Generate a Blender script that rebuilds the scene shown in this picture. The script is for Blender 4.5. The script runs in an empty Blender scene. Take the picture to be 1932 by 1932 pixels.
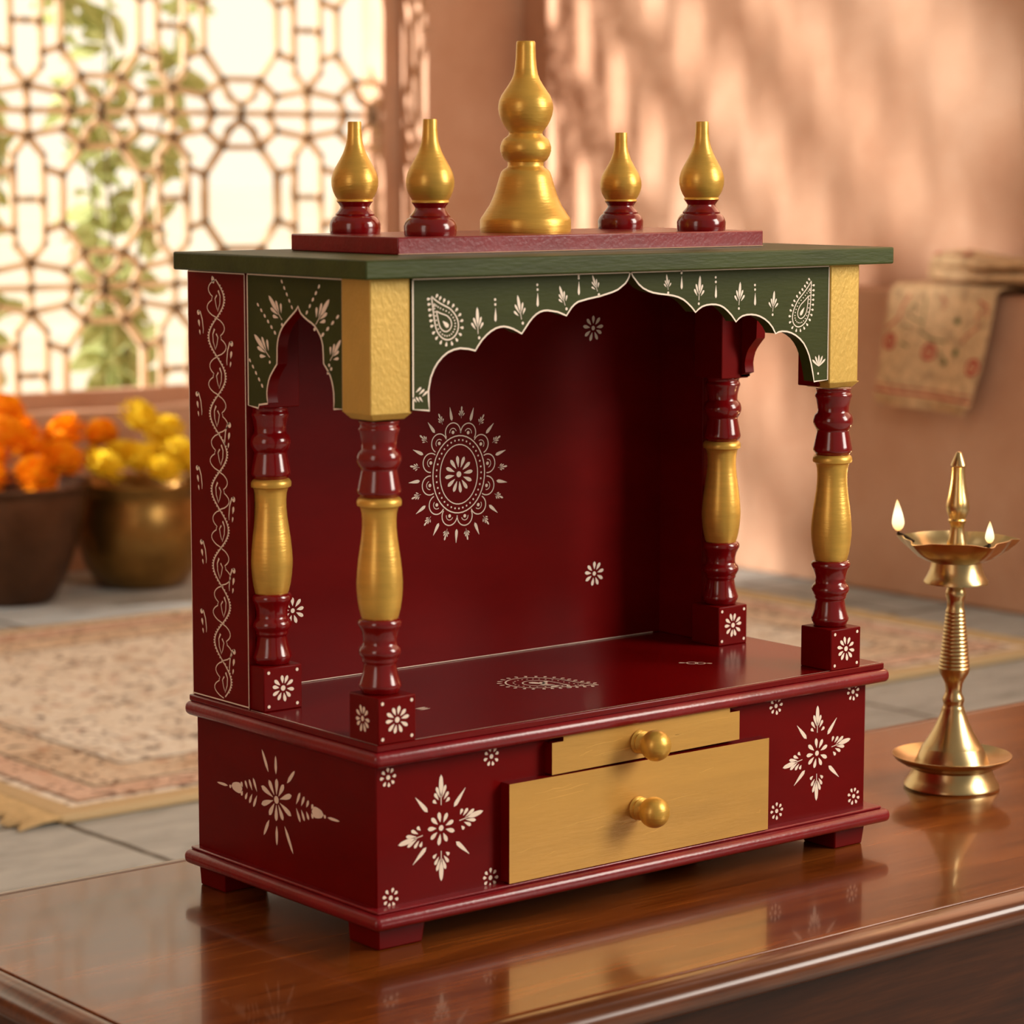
import bpy, bmesh, math, random
from mathutils import Vector, Matrix
R = random.Random(7)
scene = bpy.context.scene
COL = scene.collection
pi = math.pi

# ------------------------------------------------------------------ helpers
def tag(o, label=None, cat=None, group=None, kind=None):
    if label: o['label'] = label
    if cat: o['category'] = cat
    if group: o['group'] = group
    if kind: o['kind'] = kind
    return o

def empty(name, loc=(0, 0, 0)):
    o = bpy.data.objects.new(name, None)
    COL.objects.link(o)
    o.location = loc
    o.empty_display_size = 0.02
    return o

class MB:
    """collects geometry, links it as one mesh object"""
    def __init__(s):
        s.v = []; s.f = []; s.m = []; s.sm = []
    def add(s, verts, faces, m=0, smooth=False):
        b = len(s.v)
        s.v += [tuple(q) for q in verts]
        for f in faces:
            s.f.append(tuple(b + i for i in f)); s.m.append(m); s.sm.append(smooth)
    def box(s, x0, x1, y0, y1, z0, z1, m=0):
        s.add([(x0,y0,z0),(x1,y0,z0),(x1,y1,z0),(x0,y1,z0),(x0,y0,z1),(x1,y0,z1),(x1,y1,z1),(x0,y1,z1)],
              [(0,3,2,1),(4,5,6,7),(0,1,5,4),(1,2,6,5),(2,3,7,6),(3,0,4,7)], m)
    def frustum(s, b, t, m=0):
        x0,x1,y0,y1,z0 = b; X0,X1,Y0,Y1,z1 = t
        s.add([(x0,y0,z0),(x1,y0,z0),(x1,y1,z0),(x0,y1,z0),(X0,Y0,z1),(X1,Y0,z1),(X1,Y1,z1),(X0,Y1,z1)],
              [(0,3,2,1),(4,5,6,7),(0,1,5,4),(1,2,6,5),(2,3,7,6),(3,0,4,7)], m)
    def lathe(s, prof, c=(0,0,0), n=40, m=0, caps=True, rad=None):
        vs = []; fs = []
        for r, z in prof:
            for i in range(n):
                a = 2*pi*i/n
                k = rad(a, r, z) if rad else (r, z)
                vs.append((c[0]+k[0]*math.cos(a), c[1]+k[0]*math.sin(a), c[2]+k[1]))
        for j in range(len(prof)-1):
            for i in range(n):
                i2 = (i+1) % n
                fs.append((j*n+i, j*n+i2, (j+1)*n+i2, (j+1)*n+i))
        if caps:
            fs.append(tuple(reversed(range(n))))
            fs.append(tuple((len(prof)-1)*n+i for i in range(n)))
        s.add(vs, fs, m, True)
    def prism(s, poly, fr, u0, u1, m=0, mback=None, mside=None):
        """poly in (u,v) of frame fr extruded along -n from u0 to u1 (offsets along n)"""
        n = len(poly)
        A = [fr(u, v, u0) for u, v in poly]; B = [fr(u, v, u1) for u, v in poly]
        s.add(A, [tuple(range(n))], m)
        s.add(B, [tuple(reversed(range(n)))], m if mback is None else mback)
        s.add(A+B, [(i, i+n, (i+1) % n + n, (i+1) % n) for i in range(n)], m if mside is None else mside)
    def tube(s, pts, r, n=8, m=0):
        P = [Vector(p) for p in pts]; vs = []; fs = []
        for j, p in enumerate(P):
            t = (P[min(j+1, len(P)-1)] - P[max(j-1, 0)]).normalized()
            a = t.orthogonal().normalized() if j == 0 else (a - t*a.dot(t)).normalized()
            b = t.cross(a)
            rr = r[j] if isinstance(r, (list, tuple)) else r
            for i in range(n):
                q = 2*pi*i/n
                vs.append(p + (a*math.cos(q) + b*math.sin(q))*rr)
        for j in range(len(P)-1):
            for i in range(n):
                i2 = (i+1) % n
                fs.append((j*n+i, j*n+i2, (j+1)*n+i2, (j+1)*n+i))
        fs.append(tuple(reversed(range(n)))); fs.append(tuple((len(P)-1)*n+i for i in range(n)))
        s.add(vs, fs, m, True)
    def build(s, name, mats, parent=None, bevel=0, seg=2, angle=38, loc=None):
        me = bpy.data.meshes.new(name)
        L = Vector(loc) if loc else Vector((0,0,0))
        me.from_pydata([tuple(Vector(q)-L) for q in s.v], [], s.f)
        for mm in (mats if isinstance(mats, (list, tuple)) else [mats]): me.materials.append(mm)
        me.polygons.foreach_set('material_index', s.m)
        me.polygons.foreach_set('use_smooth', [True]*len(s.f))
        me.update()
        me.set_sharp_from_angle(angle=math.radians(angle))
        o = bpy.data.objects.new(name, me)
        COL.objects.link(o)
        o.location = L
        if parent:
            o.parent = parent
            w = parent
            base = Vector((0,0,0))
            while w: base += w.location; w = w.parent
            o.location = L - base
        if bevel:
            b = o.modifiers.new('bevel', 'BEVEL'); b.width = bevel; b.segments = seg
            b.limit_method = 'ANGLE'; b.angle_limit = math.radians(40); b.harden_normals = False
        return o

class Frame:
    """a flat face: maps (u, v, offset) to space"""
    def __init__(s, o, u, v):
        s.o = Vector(o); s.u = Vector(u); s.v = Vector(v); s.n = s.u.cross(s.v)
    def __call__(s, a, b, k=0):
        return s.o + s.u*a + s.v*b + s.n*k
def front(y): return Frame((0, y, 0), (1,0,0), (0,0,1))          # u = x
def left(x): return Frame((x, 0, 0), (0,-1,0), (0,0,1))          # u = -y
def floorf(z): return Frame((0, 0, z), (1,0,0), (0,1,0))

class Paint:
    """hand painted motifs laid on a face"""
    def __init__(s, mb, fr, m=1, off=0.00022):
        s.mb = mb; s.fr = fr; s.m = m; s.off = off
    def poly(s, pts):
        A = [s.fr(u, v, s.off) for u, v in pts]
        s.mb.add(A, [tuple(range(len(A)))], s.m)
    def dot(s, c, r, ry=None, n=14):
        ry = ry or r
        s.poly([(c[0]+r*math.cos(2*pi*i/n), c[1]+ry*math.sin(2*pi*i/n)) for i in range(n)])
    def drop(s, p, a, L, w, head=.7):
        """tear drop from p in direction a; widest at head*L"""
        d = (math.cos(a), math.sin(a)); q = (-d[1], d[0])
        pts = []
        N = 7
        prof = [(0.0, .10)]
        for i in range(1, N):
            t = i/N
            if t <= head: k = .12+.88*math.sin(.5*pi*t/head)**1.3
            else: k = math.sqrt(max(0, 1-((t-head)/(1-head+1e-6))**2))
            prof.append((t, k))
        for t, k in prof: pts.append((p[0]+d[0]*L*t - q[0]*w*.5*k, p[1]+d[1]*L*t - q[1]*w*.5*k))
        pts.append((p[0]+d[0]*L, p[1]+d[1]*L))
        for t, k in reversed(prof): pts.append((p[0]+d[0]*L*t + q[0]*w*.5*k, p[1]+d[1]*L*t + q[1]*w*.5*k))
        s.poly(pts)
    def stroke(s, pts, w, closed=False):
        P = [Vector((a, b)) for a, b in pts]
        n = len(P); A = []; B = []
        for i in range(n):
            if closed: t = P[(i+1) % n] - P[i-1]
            else: t = P[min(i+1, n-1)] - P[max(i-1, 0)]
            if t.length < 1e-9: t = Vector((1, 0))
            t.normalize(); q = Vector((-t.y, t.x))
            ww = (w[i] if isinstance(w, (list, tuple)) else w)*.5
            A.append(P[i]-q*ww); B.append(P[i]+q*ww)
        vs = [s.fr(p.x, p.y, s.off) for p in A+B]
        fs = [(i, (i+1) % n, (i+1) % n + n, i+n) for i in range(n if closed else n-1)]
        s.mb.add(vs, fs, s.m)
    def ring(s, c, rx, ry, w, n=40, a0=0, a1=2*pi):
        full = abs(a1-a0-2*pi) < 1e-6
        k = n if full else n+1
        s.stroke([(c[0]+rx*math.cos(a0+(a1-a0)*i/n), c[1]+ry*math.sin(a0+(a1-a0)*i/n)) for i in range(k)], w, full)
    def flower(s, c, r, n=9, wf=.30, core=.17, a0=.3, inner=.36, sx=1, jit=.08):
        s.dot(c, r*core*sx, r*core)
        for i in range(n):
            a = a0 + 2*pi*i/n + R.uniform(-jit, jit)
            L = r*(1-inner)*R.uniform(.9, 1.05)
            s.drop((c[0]+r*inner*math.cos(a)*sx, c[1]+r*inner*math.sin(a)), math.atan2(math.sin(a), math.cos(a)*sx), L*math.hypot(math.cos(a)*sx, math.sin(a)), r*wf, .62)
    def sprig(s, b, a, L, w=.2, pairs=2, lens=True):
        s.drop((b[0]+math.cos(a)*L*.36, b[1]+math.sin(a)*L*.36), a, L*.64, L*w*.62, .45 if lens else .75)
        s.stroke([(b[0]+math.cos(a)*L*.05, b[1]+math.sin(a)*L*.05), (b[0]+math.cos(a)*L*.38, b[1]+math.sin(a)*L*.38)], L*.028)
        for k in range(pairs):
            for sg in (-1, 1):
                da = sg*(.42+.34*k)*R.uniform(.92, 1.08)
                st = .10+.05*k
                o = (b[0]+math.cos(a)*L*(.20-.09*k), b[1]+math.sin(a)*L*(.20-.09*k))
                LL = L*(.50-.06*k)*R.uniform(.95, 1.06)
                s.drop((o[0]+math.cos(a+da)*L*st, o[1]+math.sin(a+da)*L*st), a+da*.85, LL-L*st, L*w*.42, .74)
    def dash(s, p, q, n, r0, r1):
        for i in range(n):
            t = i/(n-1)
            a = math.atan2(q[1]-p[1], q[0]-p[0])
            c = (p[0]+(q[0]-p[0])*t, p[1]+(q[1]-p[1])*t)
            r = r0+(r1-r0)*t
            L = math.hypot(q[0]-p[0], q[1]-p[1])/(n-1)*.62
            s.drop((c[0]-math.cos(a)*L/2, c[1]-math.sin(a)*L/2), a, L, r*2, .5)
    def comma(s, p, flip, k):
        """a curled comma with two dots trailing below"""
        f = -1 if flip else 1
        s.dot(p, .0016*k)
        s.stroke([(p[0], p[1]+.001*k), (p[0]-f*.002*k, p[1]+.0005*k), (p[0]-f*.0042*k, p[1]-.004*k), (p[0]-f*.0052*k, p[1]-.010*k), (p[0]-f*.0050*k, p[1]-.0125*k)],
                 [.0010*k, .0011*k, .0010*k, .0008*k, .0004*k])
        s.drop((p[0]-f*.0012*k, p[1]-.0085*k), math.radians(75 if not flip else 105), .0045*k, .0021*k, .6)
        s.drop((p[0]-f*.0018*k, p[1]-.0135*k), math.radians(75 if not flip else 105), .0034*k, .0014*k, .6)

# ------------------------------------------------------------------ materials
def lin(c):
    return tuple(((x/255)/12.92 if x/255 <= .04045 else ((x/255+.055)/1.055)**2.4) for x in c)
def new_mat(name):
    m = bpy.data.materials.new(name); m.use_nodes = True
    nt = m.node_tree
    return m, nt, nt.nodes['Principled BSDF']
def N(nt, t, **k):
    n = nt.nodes.new(t)
    for a, b in k.items():
        if a.startswith('i_'): n.inputs[a[2:].replace('_', ' ')].default_value = b
        else: setattr(n, a, b)
    return n
def ramp(nt, stops, interp='LINEAR'):
    n = nt.nodes.new('ShaderNodeValToRGB'); cr = n.color_ramp; cr.interpolation = interp
    while len(cr.elements) < len(stops): cr.elements.new(.5)
    for e, (p, c) in zip(cr.elements, stops):
        e.position = p; e.color = (*c, 1)
    return n
def coords(nt, scale=(1,1,1), rot=(0,0,0), loc=(0,0,0)):
    t = N(nt, 'ShaderNodeTexCoord'); mp = N(nt, 'ShaderNodeMapping')
    mp.inputs['Scale'].default_value = scale; mp.inputs['Rotation'].default_value = rot; mp.inputs['Location'].default_value = loc
    nt.links.new(t.outputs['Object'], mp.inputs['Vector'])
    return mp.outputs['Vector']

def paint(name, c, rough=.4, spec=.5, coat=0, metal=0, var=.18, vs=18, bump=.12, bs=260, stretch=(1,1,1), edge=None):
    m, nt, b = new_mat(name)
    vec = coords(nt, stretch)
    nz = N(nt, 'ShaderNodeTexNoise', i_Scale=vs, i_Detail=6.0, i_Roughness=.62)
    nt.links.new(vec, nz.inputs['Vector'])
    L = lin(c)
    r = ramp(nt, [(.3, tuple(x*(1-var) for x in L)), (.72, tuple(min(1, x*(1+var)) for x in L))])
    nt.links.new(nz.outputs['Fac'], r.inputs['Fac'])
    nt.links.new(r.outputs['Color'], b.inputs['Base Color'])
    b.inputs['Roughness'].default_value = rough; b.inputs['Metallic'].default_value = metal
    b.inputs['Specular IOR Level'].default_value = spec
    b.inputs['Coat Weight'].default_value = coat; b.inputs['Coat Roughness'].default_value = .12
    n2 = N(nt, 'ShaderNodeTexNoise', i_Scale=bs, i_Detail=3.0)
    nt.links.new(vec, n2.inputs['Vector'])
    bp = N(nt, 'ShaderNodeBump', i_Strength=bump, i_Distance=.002)
    nt.links.new(n2.outputs['Fac'], bp.inputs['Height'])
    nt.links.new(bp.outputs['Normal'], b.inputs['Normal'])
    return m

MAROON = paint('maroon_lacquer', (104, 5, 5), .34, .09, .02, 0, .14, 10, .03, 120, (1,1,2.5))
MAROONP = paint('polished_maroon_shelf', (110, 5, 6), .2, .22, .02, 0, .14, 10, .03, 120)
TURNED = paint('turned_maroon_lacquer', (118, 8, 12), .17, .45, .4, 0, .1, 12, .02, 120)
TRIM = paint('maroon_trim', (128, 18, 26), .28, .45, .25, 0, .2, 30, .12, 300, (1,1,1))
GREEN = paint('green_paint', (58, 64, 24), .5, .15, 0, 0, .16, 22, .08, 300, (.4,1,1.6))
GREENR = paint('green_roof_paint', (58, 68, 24), .46, .25, 0, 0, .28, 30, .14, 300, (.25,1,1.5))
GOLD = paint('gold_leaf_paint', (206, 168, 80), .42, .5, 0, .3, .12, 20, .18, 420, (1,1,.55))
GOLDT = paint('turned_gold_paint', (220, 174, 78), .34, .5, 0, .5, .16, 30, .10, 300, (.3,.3,2.2))
GOLDD = paint('gold_drawer_paint', (204, 156, 76), .38, .5, 0, .25, .13, 12, .10, 160, (.35,1,2.4))
CREAM = paint('cream_paint', (250, 230, 210), .5, .4, 0, 0, .08, 60, .05)
LINE = paint('pale_edge_line', (196, 150, 120), .5, .4, 0, 0, .15, 60, .05)
BRASS = paint('polished_brass', (204, 178, 128), .28, .5, 0, 1, .10, 14, .03, 90)
POTBRASS = paint('aged_brass', (150, 112, 58), .34, .5, 0, .9, .4, 8, .2, 40)
BRONZE = paint('aged_bronze', (88, 58, 38), .45, .5, 0, .8, .35, 9, .15, 60)
WICK = paint('charred_wick', (40, 26, 16), .9)
OIL = paint('lamp_oil', (150, 96, 24), .08, .5, .3)

def wood(name, dark, mid, light, rough=.16, coat=.5):
    m, nt, b = new_mat(name)
    vec = coords(nt, (1.3, 11, 11))
    n1 = N(nt, 'ShaderNodeTexNoise', i_Scale=2.2, i_Detail=7.0, i_Roughness=.6, i_Distortion=.7)
    nt.links.new(vec, n1.inputs['Vector'])
    vec2 = coords(nt, (6, 150, 150))
    n2 = N(nt, 'ShaderNodeTexNoise', i_Scale=1.6, i_Detail=4.0, i_Roughness=.65)
    nt.links.new(vec2, n2.inputs['Vector'])
    mx = N(nt, 'ShaderNodeMath', operation='MULTIPLY_ADD'); mx.inputs[1].default_value = .35
    nt.links.new(n2.outputs['Fac'], mx.inputs[0])
    sc = N(nt, 'ShaderNodeMath', operation='MULTIPLY'); sc.inputs[1].default_value = .72
    nt.links.new(n1.outputs['Fac'], sc.inputs[0]); nt.links.new(sc.outputs[0], mx.inputs[2])
    r = ramp(nt, [(.32, lin(dark)), (.52, lin(mid)), (.72, lin(light))])
    nt.links.new(mx.outputs[0], r.inputs['Fac']); nt.links.new(r.outputs['Color'], b.inputs['Base Color'])
    b.inputs['Roughness'].default_value = rough
    b.inputs['Specular IOR Level'].default_value = .2
    b.inputs['Coat Weight'].default_value = coat; b.inputs['Coat Roughness'].default_value = .06 if rough < .25 else .22
    bp = N(nt, 'ShaderNodeBump', i_Strength=.03, i_Distance=.001)
    nt.links.new(n2.outputs['Fac'], bp.inputs['Height']); nt.links.new(bp.outputs['Normal'], b.inputs['Normal'])
    return m
WOOD = wood('polished_rosewood', (60, 26, 7), (112, 55, 17), (150, 82, 30), .2, .34)
WOODN = wood('rounded_rosewood_edge', (58, 27, 9), (98, 50, 20), (126, 70, 32), .3, .75)
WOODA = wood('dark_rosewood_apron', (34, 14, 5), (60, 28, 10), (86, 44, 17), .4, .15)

def plaster(name, c1, c2, c3, sc=2.2):
    m, nt, b = new_mat(name)
    vec = coords(nt)
    n1 = N(nt, 'ShaderNodeTexNoise', i_Scale=sc, i_Detail=8.0, i_Roughness=.62)
    nt.links.new(vec, n1.inputs['Vector'])
    r = ramp(nt, [(.32, lin(c1)), (.5, lin(c2)), (.7, lin(c3))])
    nt.links.new(n1.outputs['Fac'], r.inputs['Fac']); nt.links.new(r.outputs['Color'], b.inputs['Base Color'])
    b.inputs['Roughness'].default_value = .9; b.inputs['Specular IOR Level'].default_value = .2
    n2 = N(nt, 'ShaderNodeTexNoise', i_Scale=26, i_Detail=5.0)
    nt.links.new(vec, n2.inputs['Vector'])
    bp = N(nt, 'ShaderNodeBump', i_Strength=.25, i_Distance=.01)
    nt.links.new(n2.outputs['Fac'], bp.inputs['Height']); nt.links.new(bp.outputs['Normal'], b.inputs['Normal'])
    return m
PLASTER = plaster('terracotta_plaster', (186, 138, 108), (199, 155, 125), (210, 170, 142))
SAND = plaster('pale_sandstone', (226, 200, 166), (234, 212, 182), (240, 222, 194), 5)
def translucent(m, f):
    nt = m.node_tree; b = nt.nodes['Principled BSDF']
    tr = N(nt, 'ShaderNodeBsdfTranslucent'); nt.links.new(b.inputs['Base Color'].links[0].from_socket, tr.inputs['Color'])
    ms = N(nt, 'ShaderNodeMixShader'); ms.inputs[0].default_value = f
    nt.links.new(b.outputs[0], ms.inputs[1]); nt.links.new(tr.outputs[0], ms.inputs[2])
    nt.links.new(ms.outputs[0], nt.nodes['Material Output'].inputs['Surface'])
translucent(SAND, .6)          # thin cut stone glows with the daylight behind it
GROUND = plaster('sandy_ground', (226, 208, 178), (236, 222, 196), (242, 230, 208), 1)

def slate():
    m, nt, b = new_mat('grey_slate_slabs')
    vec = coords(nt, (1,1,1), (0,0,0), (0.04, .19, 0))
    nz = N(nt, 'ShaderNodeTexNoise', i_Scale=5.0, i_Detail=4.0)
    nt.links.new(vec, nz.inputs['Vector'])
    mixv = N(nt, 'ShaderNodeVectorMath', operation='MULTIPLY_ADD')
    mixv.inputs[1].default_value = (.03, .03, 0)
    nt.links.new(nz.outputs['Color'], mixv.inputs[0]); nt.links.new(vec, mixv.inputs[2])
    br = N(nt, 'ShaderNodeTexBrick', i_Scale=1.0)
    br.inputs['Color1'].default_value = (*lin((186,190,186)), 1); br.inputs['Color2'].default_value = (*lin((172,176,172)), 1)
    br.inputs['Mortar'].default_value = (*lin((70,62,48)), 1); br.inputs['Mortar Size'].default_value = .006
    br.inputs['Brick Width'].default_value = .72; br.inputs['Row Height'].default_value = .46; br.inputs['Mortar Smooth'].default_value = .2
    nt.links.new(mixv.outputs[0], br.inputs['Vector'])
    n2 = N(nt, 'ShaderNodeTexNoise', i_Scale=7, i_Detail=9.0, i_Roughness=.7, i_Distortion=1.2)
    vec2 = coords(nt, (.6, 2.2, 1)); nt.links.new(vec2, n2.inputs['Vector'])
    r = ramp(nt, [(.3, (.55,.54,.52)), (.5, (.95,.95,.95)), (.7, (1.15,1.14,1.1))])
    nt.links.new(n2.outputs['Fac'], r.inputs['Fac'])
    mx = N(nt, 'ShaderNodeMix', data_type='RGBA', blend_type='MULTIPLY'); mx.inputs['Factor'].default_value = 1
    nt.links.new(br.outputs['Color'], mx.inputs['A']); nt.links.new(r.outputs['Color'], mx.inputs['B'])
    nt.links.new(mx.outputs['Result'], b.inputs['Base Color'])
    b.inputs['Roughness'].default_value = .62
    bp = N(nt, 'ShaderNodeBump', i_Strength=.4, i_Distance=.01)
    nt.links.new(n2.outputs['Fac'], bp.inputs['Height']); nt.links.new(bp.outputs['Normal'], b.inputs['Normal'])
    return m
SLATE = slate()

def rug_mat(cx, cy, hx, hy):
    m, nt, b = new_mat('faded_oriental_weave')
    t = N(nt, 'ShaderNodeTexCoord')
    sep = N(nt, 'ShaderNodeSeparateXYZ'); nt.links.new(t.outputs['Object'], sep.inputs[0])
    def mth(op, a, bb=None, c=None):
        n = N(nt, 'ShaderNodeMath', operation=op)
        for i, q in enumerate((a, bb, c)):
            if q is None: continue
            if isinstance(q, (int, float)): n.inputs[i].default_value = q
            else: nt.links.new(q, n.inputs[i])
        return n.outputs[0]
    dx = mth('SUBTRACT', hx, mth('ABSOLUTE', mth('SUBTRACT', sep.outputs[0], cx)))
    dy = mth('SUBTRACT', hy, mth('ABSOLUTE', mth('SUBTRACT', sep.outputs[1], cy)))
    d = mth('MINIMUM', dx, dy)                                     # distance to the rug's edge
    # woven motifs
    vo = N(nt, 'ShaderNodeTexVoronoi', i_Scale=15.0); nt.links.new(t.outputs['Object'], vo.inputs['Vector'])
    nz = N(nt, 'ShaderNodeTexNoise', i_Scale=11.0, i_Detail=6.0, i_Roughness=.7, i_Distortion=1.6); nt.links.new(t.outputs['Object'], nz.inputs['Vector'])
    nb = N(nt, 'ShaderNodeTexNoise', i_Scale=30.0, i_Detail=3.0, i_Distortion=2.0); nt.links.new(t.outputs['Object'], nb.inputs['Vector'])
    field = ramp(nt, [(.28, lin((176,126,108))), (.37, lin((220,200,176))), (.45, lin((240,232,214))), (.60, lin((250,246,232))), (.72, lin((220,194,172)))])
    nt.links.new(nz.outputs['Fac'], field.inputs['Fac'])
    marks = ramp(nt, [(.33, (.12,.10,.10)), (.39, (.42,.32,.28)), (.43, (1,1,1))])
    nt.links.new(nb.outputs['Fac'], marks.inputs['Fac'])
    flow = ramp(nt, [(.0, (.70,.34,.28)), (.12, (.78,.52,.44)), (.22, (1,1,1))])
    nt.links.new(vo.outputs['Distance'], flow.inputs['Fac'])
    def mul(a, bb, f=1.0, mode='MULTIPLY'):
        n = N(nt, 'ShaderNodeMix', data_type='RGBA', blend_type=mode)
        if isinstance(f, (int, float)): n.inputs['Factor'].default_value = f
        else: nt.links.new(f, n.inputs['Factor'])
        nt.links.new(a, n.inputs['A'])
        if isinstance(bb, tuple): n.inputs['B'].default_value = (*bb, 1)
        else: nt.links.new(bb, n.inputs['B'])
        return n.outputs['Result']
    c = mul(mul(field.outputs['Color'], marks.outputs['Color'], .85), flow.outputs['Color'], .55)
    def band(a, bb):
        return mth('MULTIPLY', mth('GREATER_THAN', d, a), mth('LESS_THAN', d, bb))
    c = mul(c, (.80, .52, .42), mth('MULTIPLY', band(.05, .115), .7))
    c = mul(c, (.80, .64, .50), mth('MULTIPLY', band(.115, .22), .7))
    for k in (.052, .118, .222):
        c = mul(c, lin((66,58,50)), mth('MULTIPLY', band(k, k+.008), .75), 'MIX')
    c = mul(c, lin((208,184,142)), mth('LESS_THAN', d, .035), 'MIX')
    nt.links.new(c, b.inputs['Base Color'])
    b.inputs['Roughness'].default_value = .95; b.inputs['Specular IOR Level'].default_value = .1
    wv = N(nt, 'ShaderNodeTexNoise', i_Scale=220.0, i_Detail=2.0); nt.links.new(t.outputs['Object'], wv.inputs['Vector'])
    bp = N(nt, 'ShaderNodeBump', i_Strength=.5, i_Distance=.004)
    nt.links.new(wv.outputs['Fac'], bp.inputs['Height']); nt.links.new(bp.outputs['Normal'], b.inputs['Normal'])
    return m
FRINGE = paint('wool_fringe', (206, 178, 130), .95, .1, 0, 0, .2, 60, .3)
CLOTH = paint('beige_brocade', (206, 170, 128), .85, .2, 0, 0, .34, 46, .4, 500)
CRED = paint('red_embroidery', (176, 28, 34), .8, .2)
CGREEN = paint('green_embroidery', (70, 92, 44), .8, .2)

def petal_mat(name, c1, c2):
    m, nt, b = new_mat(name)
    vec = coords(nt); nz = N(nt, 'ShaderNodeTexNoise', i_Scale=60, i_Detail=3.0); nt.links.new(vec, nz.inputs['Vector'])
    r = ramp(nt, [(.35, lin(c1)), (.65, lin(c2))])
    nt.links.new(nz.outputs['Fac'], r.inputs['Fac']); nt.links.new(r.outputs['Color'], b.inputs['Base Color'])
    b.inputs['Roughness'].default_value = .7; b.inputs['Specular IOR Level'].default_value = .2
    b.inputs['Subsurface Weight'].default_value = 0
    tr = N(nt, 'ShaderNodeBsdfTranslucent'); nt.links.new(r.outputs['Color'], tr.inputs['Color'])
    ms = N(nt, 'ShaderNodeMixShader'); ms.inputs[0].default_value = .3
    nt.links.new(b.outputs[0], ms.inputs[1]); nt.links.new(tr.outputs[0], ms.inputs[2])
    nt.links.new(ms.outputs[0], nt.nodes['Material Output'].inputs['Surface'])
    return m
ORANGE = petal_mat('orange_petals', (250, 140, 4), (255, 186, 24))
YELLOW = petal_mat('yellow_petals', (246, 206, 24), (255, 234, 70))
LEAF = petal_mat('sunlit_leaf', (166, 174, 104), (202, 206, 146))
STEM = paint('brown_stem', (120, 98, 62), .8)

def flame_mat():
    m, nt, b = new_mat('candle_flame')
    nt.nodes.remove(b)
    t = N(nt, 'ShaderNodeTexCoord'); sep = N(nt, 'ShaderNodeSeparateXYZ'); nt.links.new(t.outputs['Generated'], sep.inputs[0])
    r = ramp(nt, [(0, (1.0,.42,.08)), (.25, (1,.80,.42)), (.6, (1,.90,.60)), (1, (1,.62,.2))])
    nt.links.new(sep.outputs[2], r.inputs['Fac'])
    e = N(nt, 'ShaderNodeEmission', i_Strength=1.8); nt.links.new(r.outputs['Color'], e.inputs['Color'])
    nt.links.new(e.outputs[0], nt.nodes['Material Output'].inputs['Surface'])
    return m
FLAME = flame_mat()

# ------------------------------------------------------------------ the shrine
W, D = .5, .234
ZS = .1515           # top of the platform
ZT = .479            # underside of the roof
shrine = empty('home_shrine', (.25, .12, 0))
tag(shrine, 'maroon, green and gold painted wooden home temple standing on the polished table', 'shrine')

# base cabinet
mb = MB(); mb.box(0, W, 0, D, .0285, .137)
pf = Paint(mb, front(0)); pl = Paint(mb, left(0))
def big_motif(p, c, sx, sy):
    p.flower(c, sy*.32, 9, .26, .17, .35)
    for a, L in ((90, sy), (270, sy), (10, sx), (190, sx)):
        a = math.radians(a); k = .40
        p.sprig((c[0]+math.cos(a)*L*k, c[1]+math.sin(a)*L*k), a, L*(1-k), .27, 3)
    for a in (50, 132, 222, 318):
        r = math.radians(a)
        q = (c[0]+math.cos(r)*sy*.48, c[1]+math.sin(r)*sy*.48)
        p.drop((q[0]+math.cos(r)*sy*.40, q[1]+math.sin(r)*sy*.40), r+pi, sy*.42, sy*.085, .78)
big_motif(pf, (.0582, .081), .0395, .0395)
big_motif(pf, (.4436, .0832), .0395, .0395)
for c in ((.0108,.1251),(.1048,.1274),(.0126,.0369),(.1039,.0364),(.3963,.1282),(.4845,.129),(.3986,.042),(.4873,.0411)):
    pf.flower(c, .0074, 8, .34, .24, R.uniform(0, 1), .5)
c = (-.1252, .0873)
for a in (88, 55, 125, 20, 160, 200, 235, 268, 300, 335):
    r = math.radians(a); k = .0165 if abs(math.sin(r)) > .5 else .022
    pl.drop((c[0]+math.cos(r)*.005, c[1]+math.sin(r)*.004), r, k*.75, .0042, .7)
pl.dot(c, .003)
for a, q0, L in ((91, .0195, .014), (118, .022, .018), (47, .021, .015), (240, .020, .015), (270, .020, .015), (300, .021, .022)):
    r = math.radians(a); pl.drop((c[0]+math.cos(r)*q0, c[1]+math.sin(r)*q0), r, L, .0032, .35)
for sg in (-1, 1):
    for k in range(4):
        x = c[0]+sg*(.026+.0065*k); h = .011-.0022*k
        for s2 in (-1, 1):
            pl.drop((x, c[1]+s2*.0015), math.radians(90 + (0 if s2 > 0 else 180) - sg*s2*28), h, .0028, .6)
    pl.drop((c[0]+sg*.046, c[1]), 0 if sg > 0 else pi, .015, .0085, .22)
    pl.dot((c[0]+sg*.0625, c[1]-.001), .0014)
    pl.drop((c[0]+sg*.066, c[1]-.001), 0 if sg > 0 else pi, .015, .0022, .3)
cab = mb.build('base_cabinet', [MAROON, CREAM], shrine, .0012)

# plinth moulding and platform slab
mb = MB(); mb.box(-.0117, W+.0170, -.0159, D+.0052, .0180, .0290)
o = mb.build('base_moulding', [TRIM], shrine, .0048, 4)
mb = MB(); mb.box(-.0058, W+.011, -.0095, D+.002, .0290, .0312); o2 = mb.build('moulding_step', [TRIM], o, .0009)
mb = MB(); mb.box(-.0102, W+.0150, -.0140, D+.0038, .1355, .1466)
plat = mb.build('platform', [TRIM], shrine, .0048, 4)
mb = MB(); mb.box(-.0062, W+.0105, -.0100, D+.001, .1466, ZS)
pz = Paint(mb, floorf(ZS))
E0 = .0018
pz.stroke([(-.0062+E0, -.0100+E0), (W+.0105-E0, -.0100+E0), (W+.0105-E0, D)], .0007)
pz.stroke([(-.0062+E0, -.0100+E0), (-.0062+E0, .152)], .0007)
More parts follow.
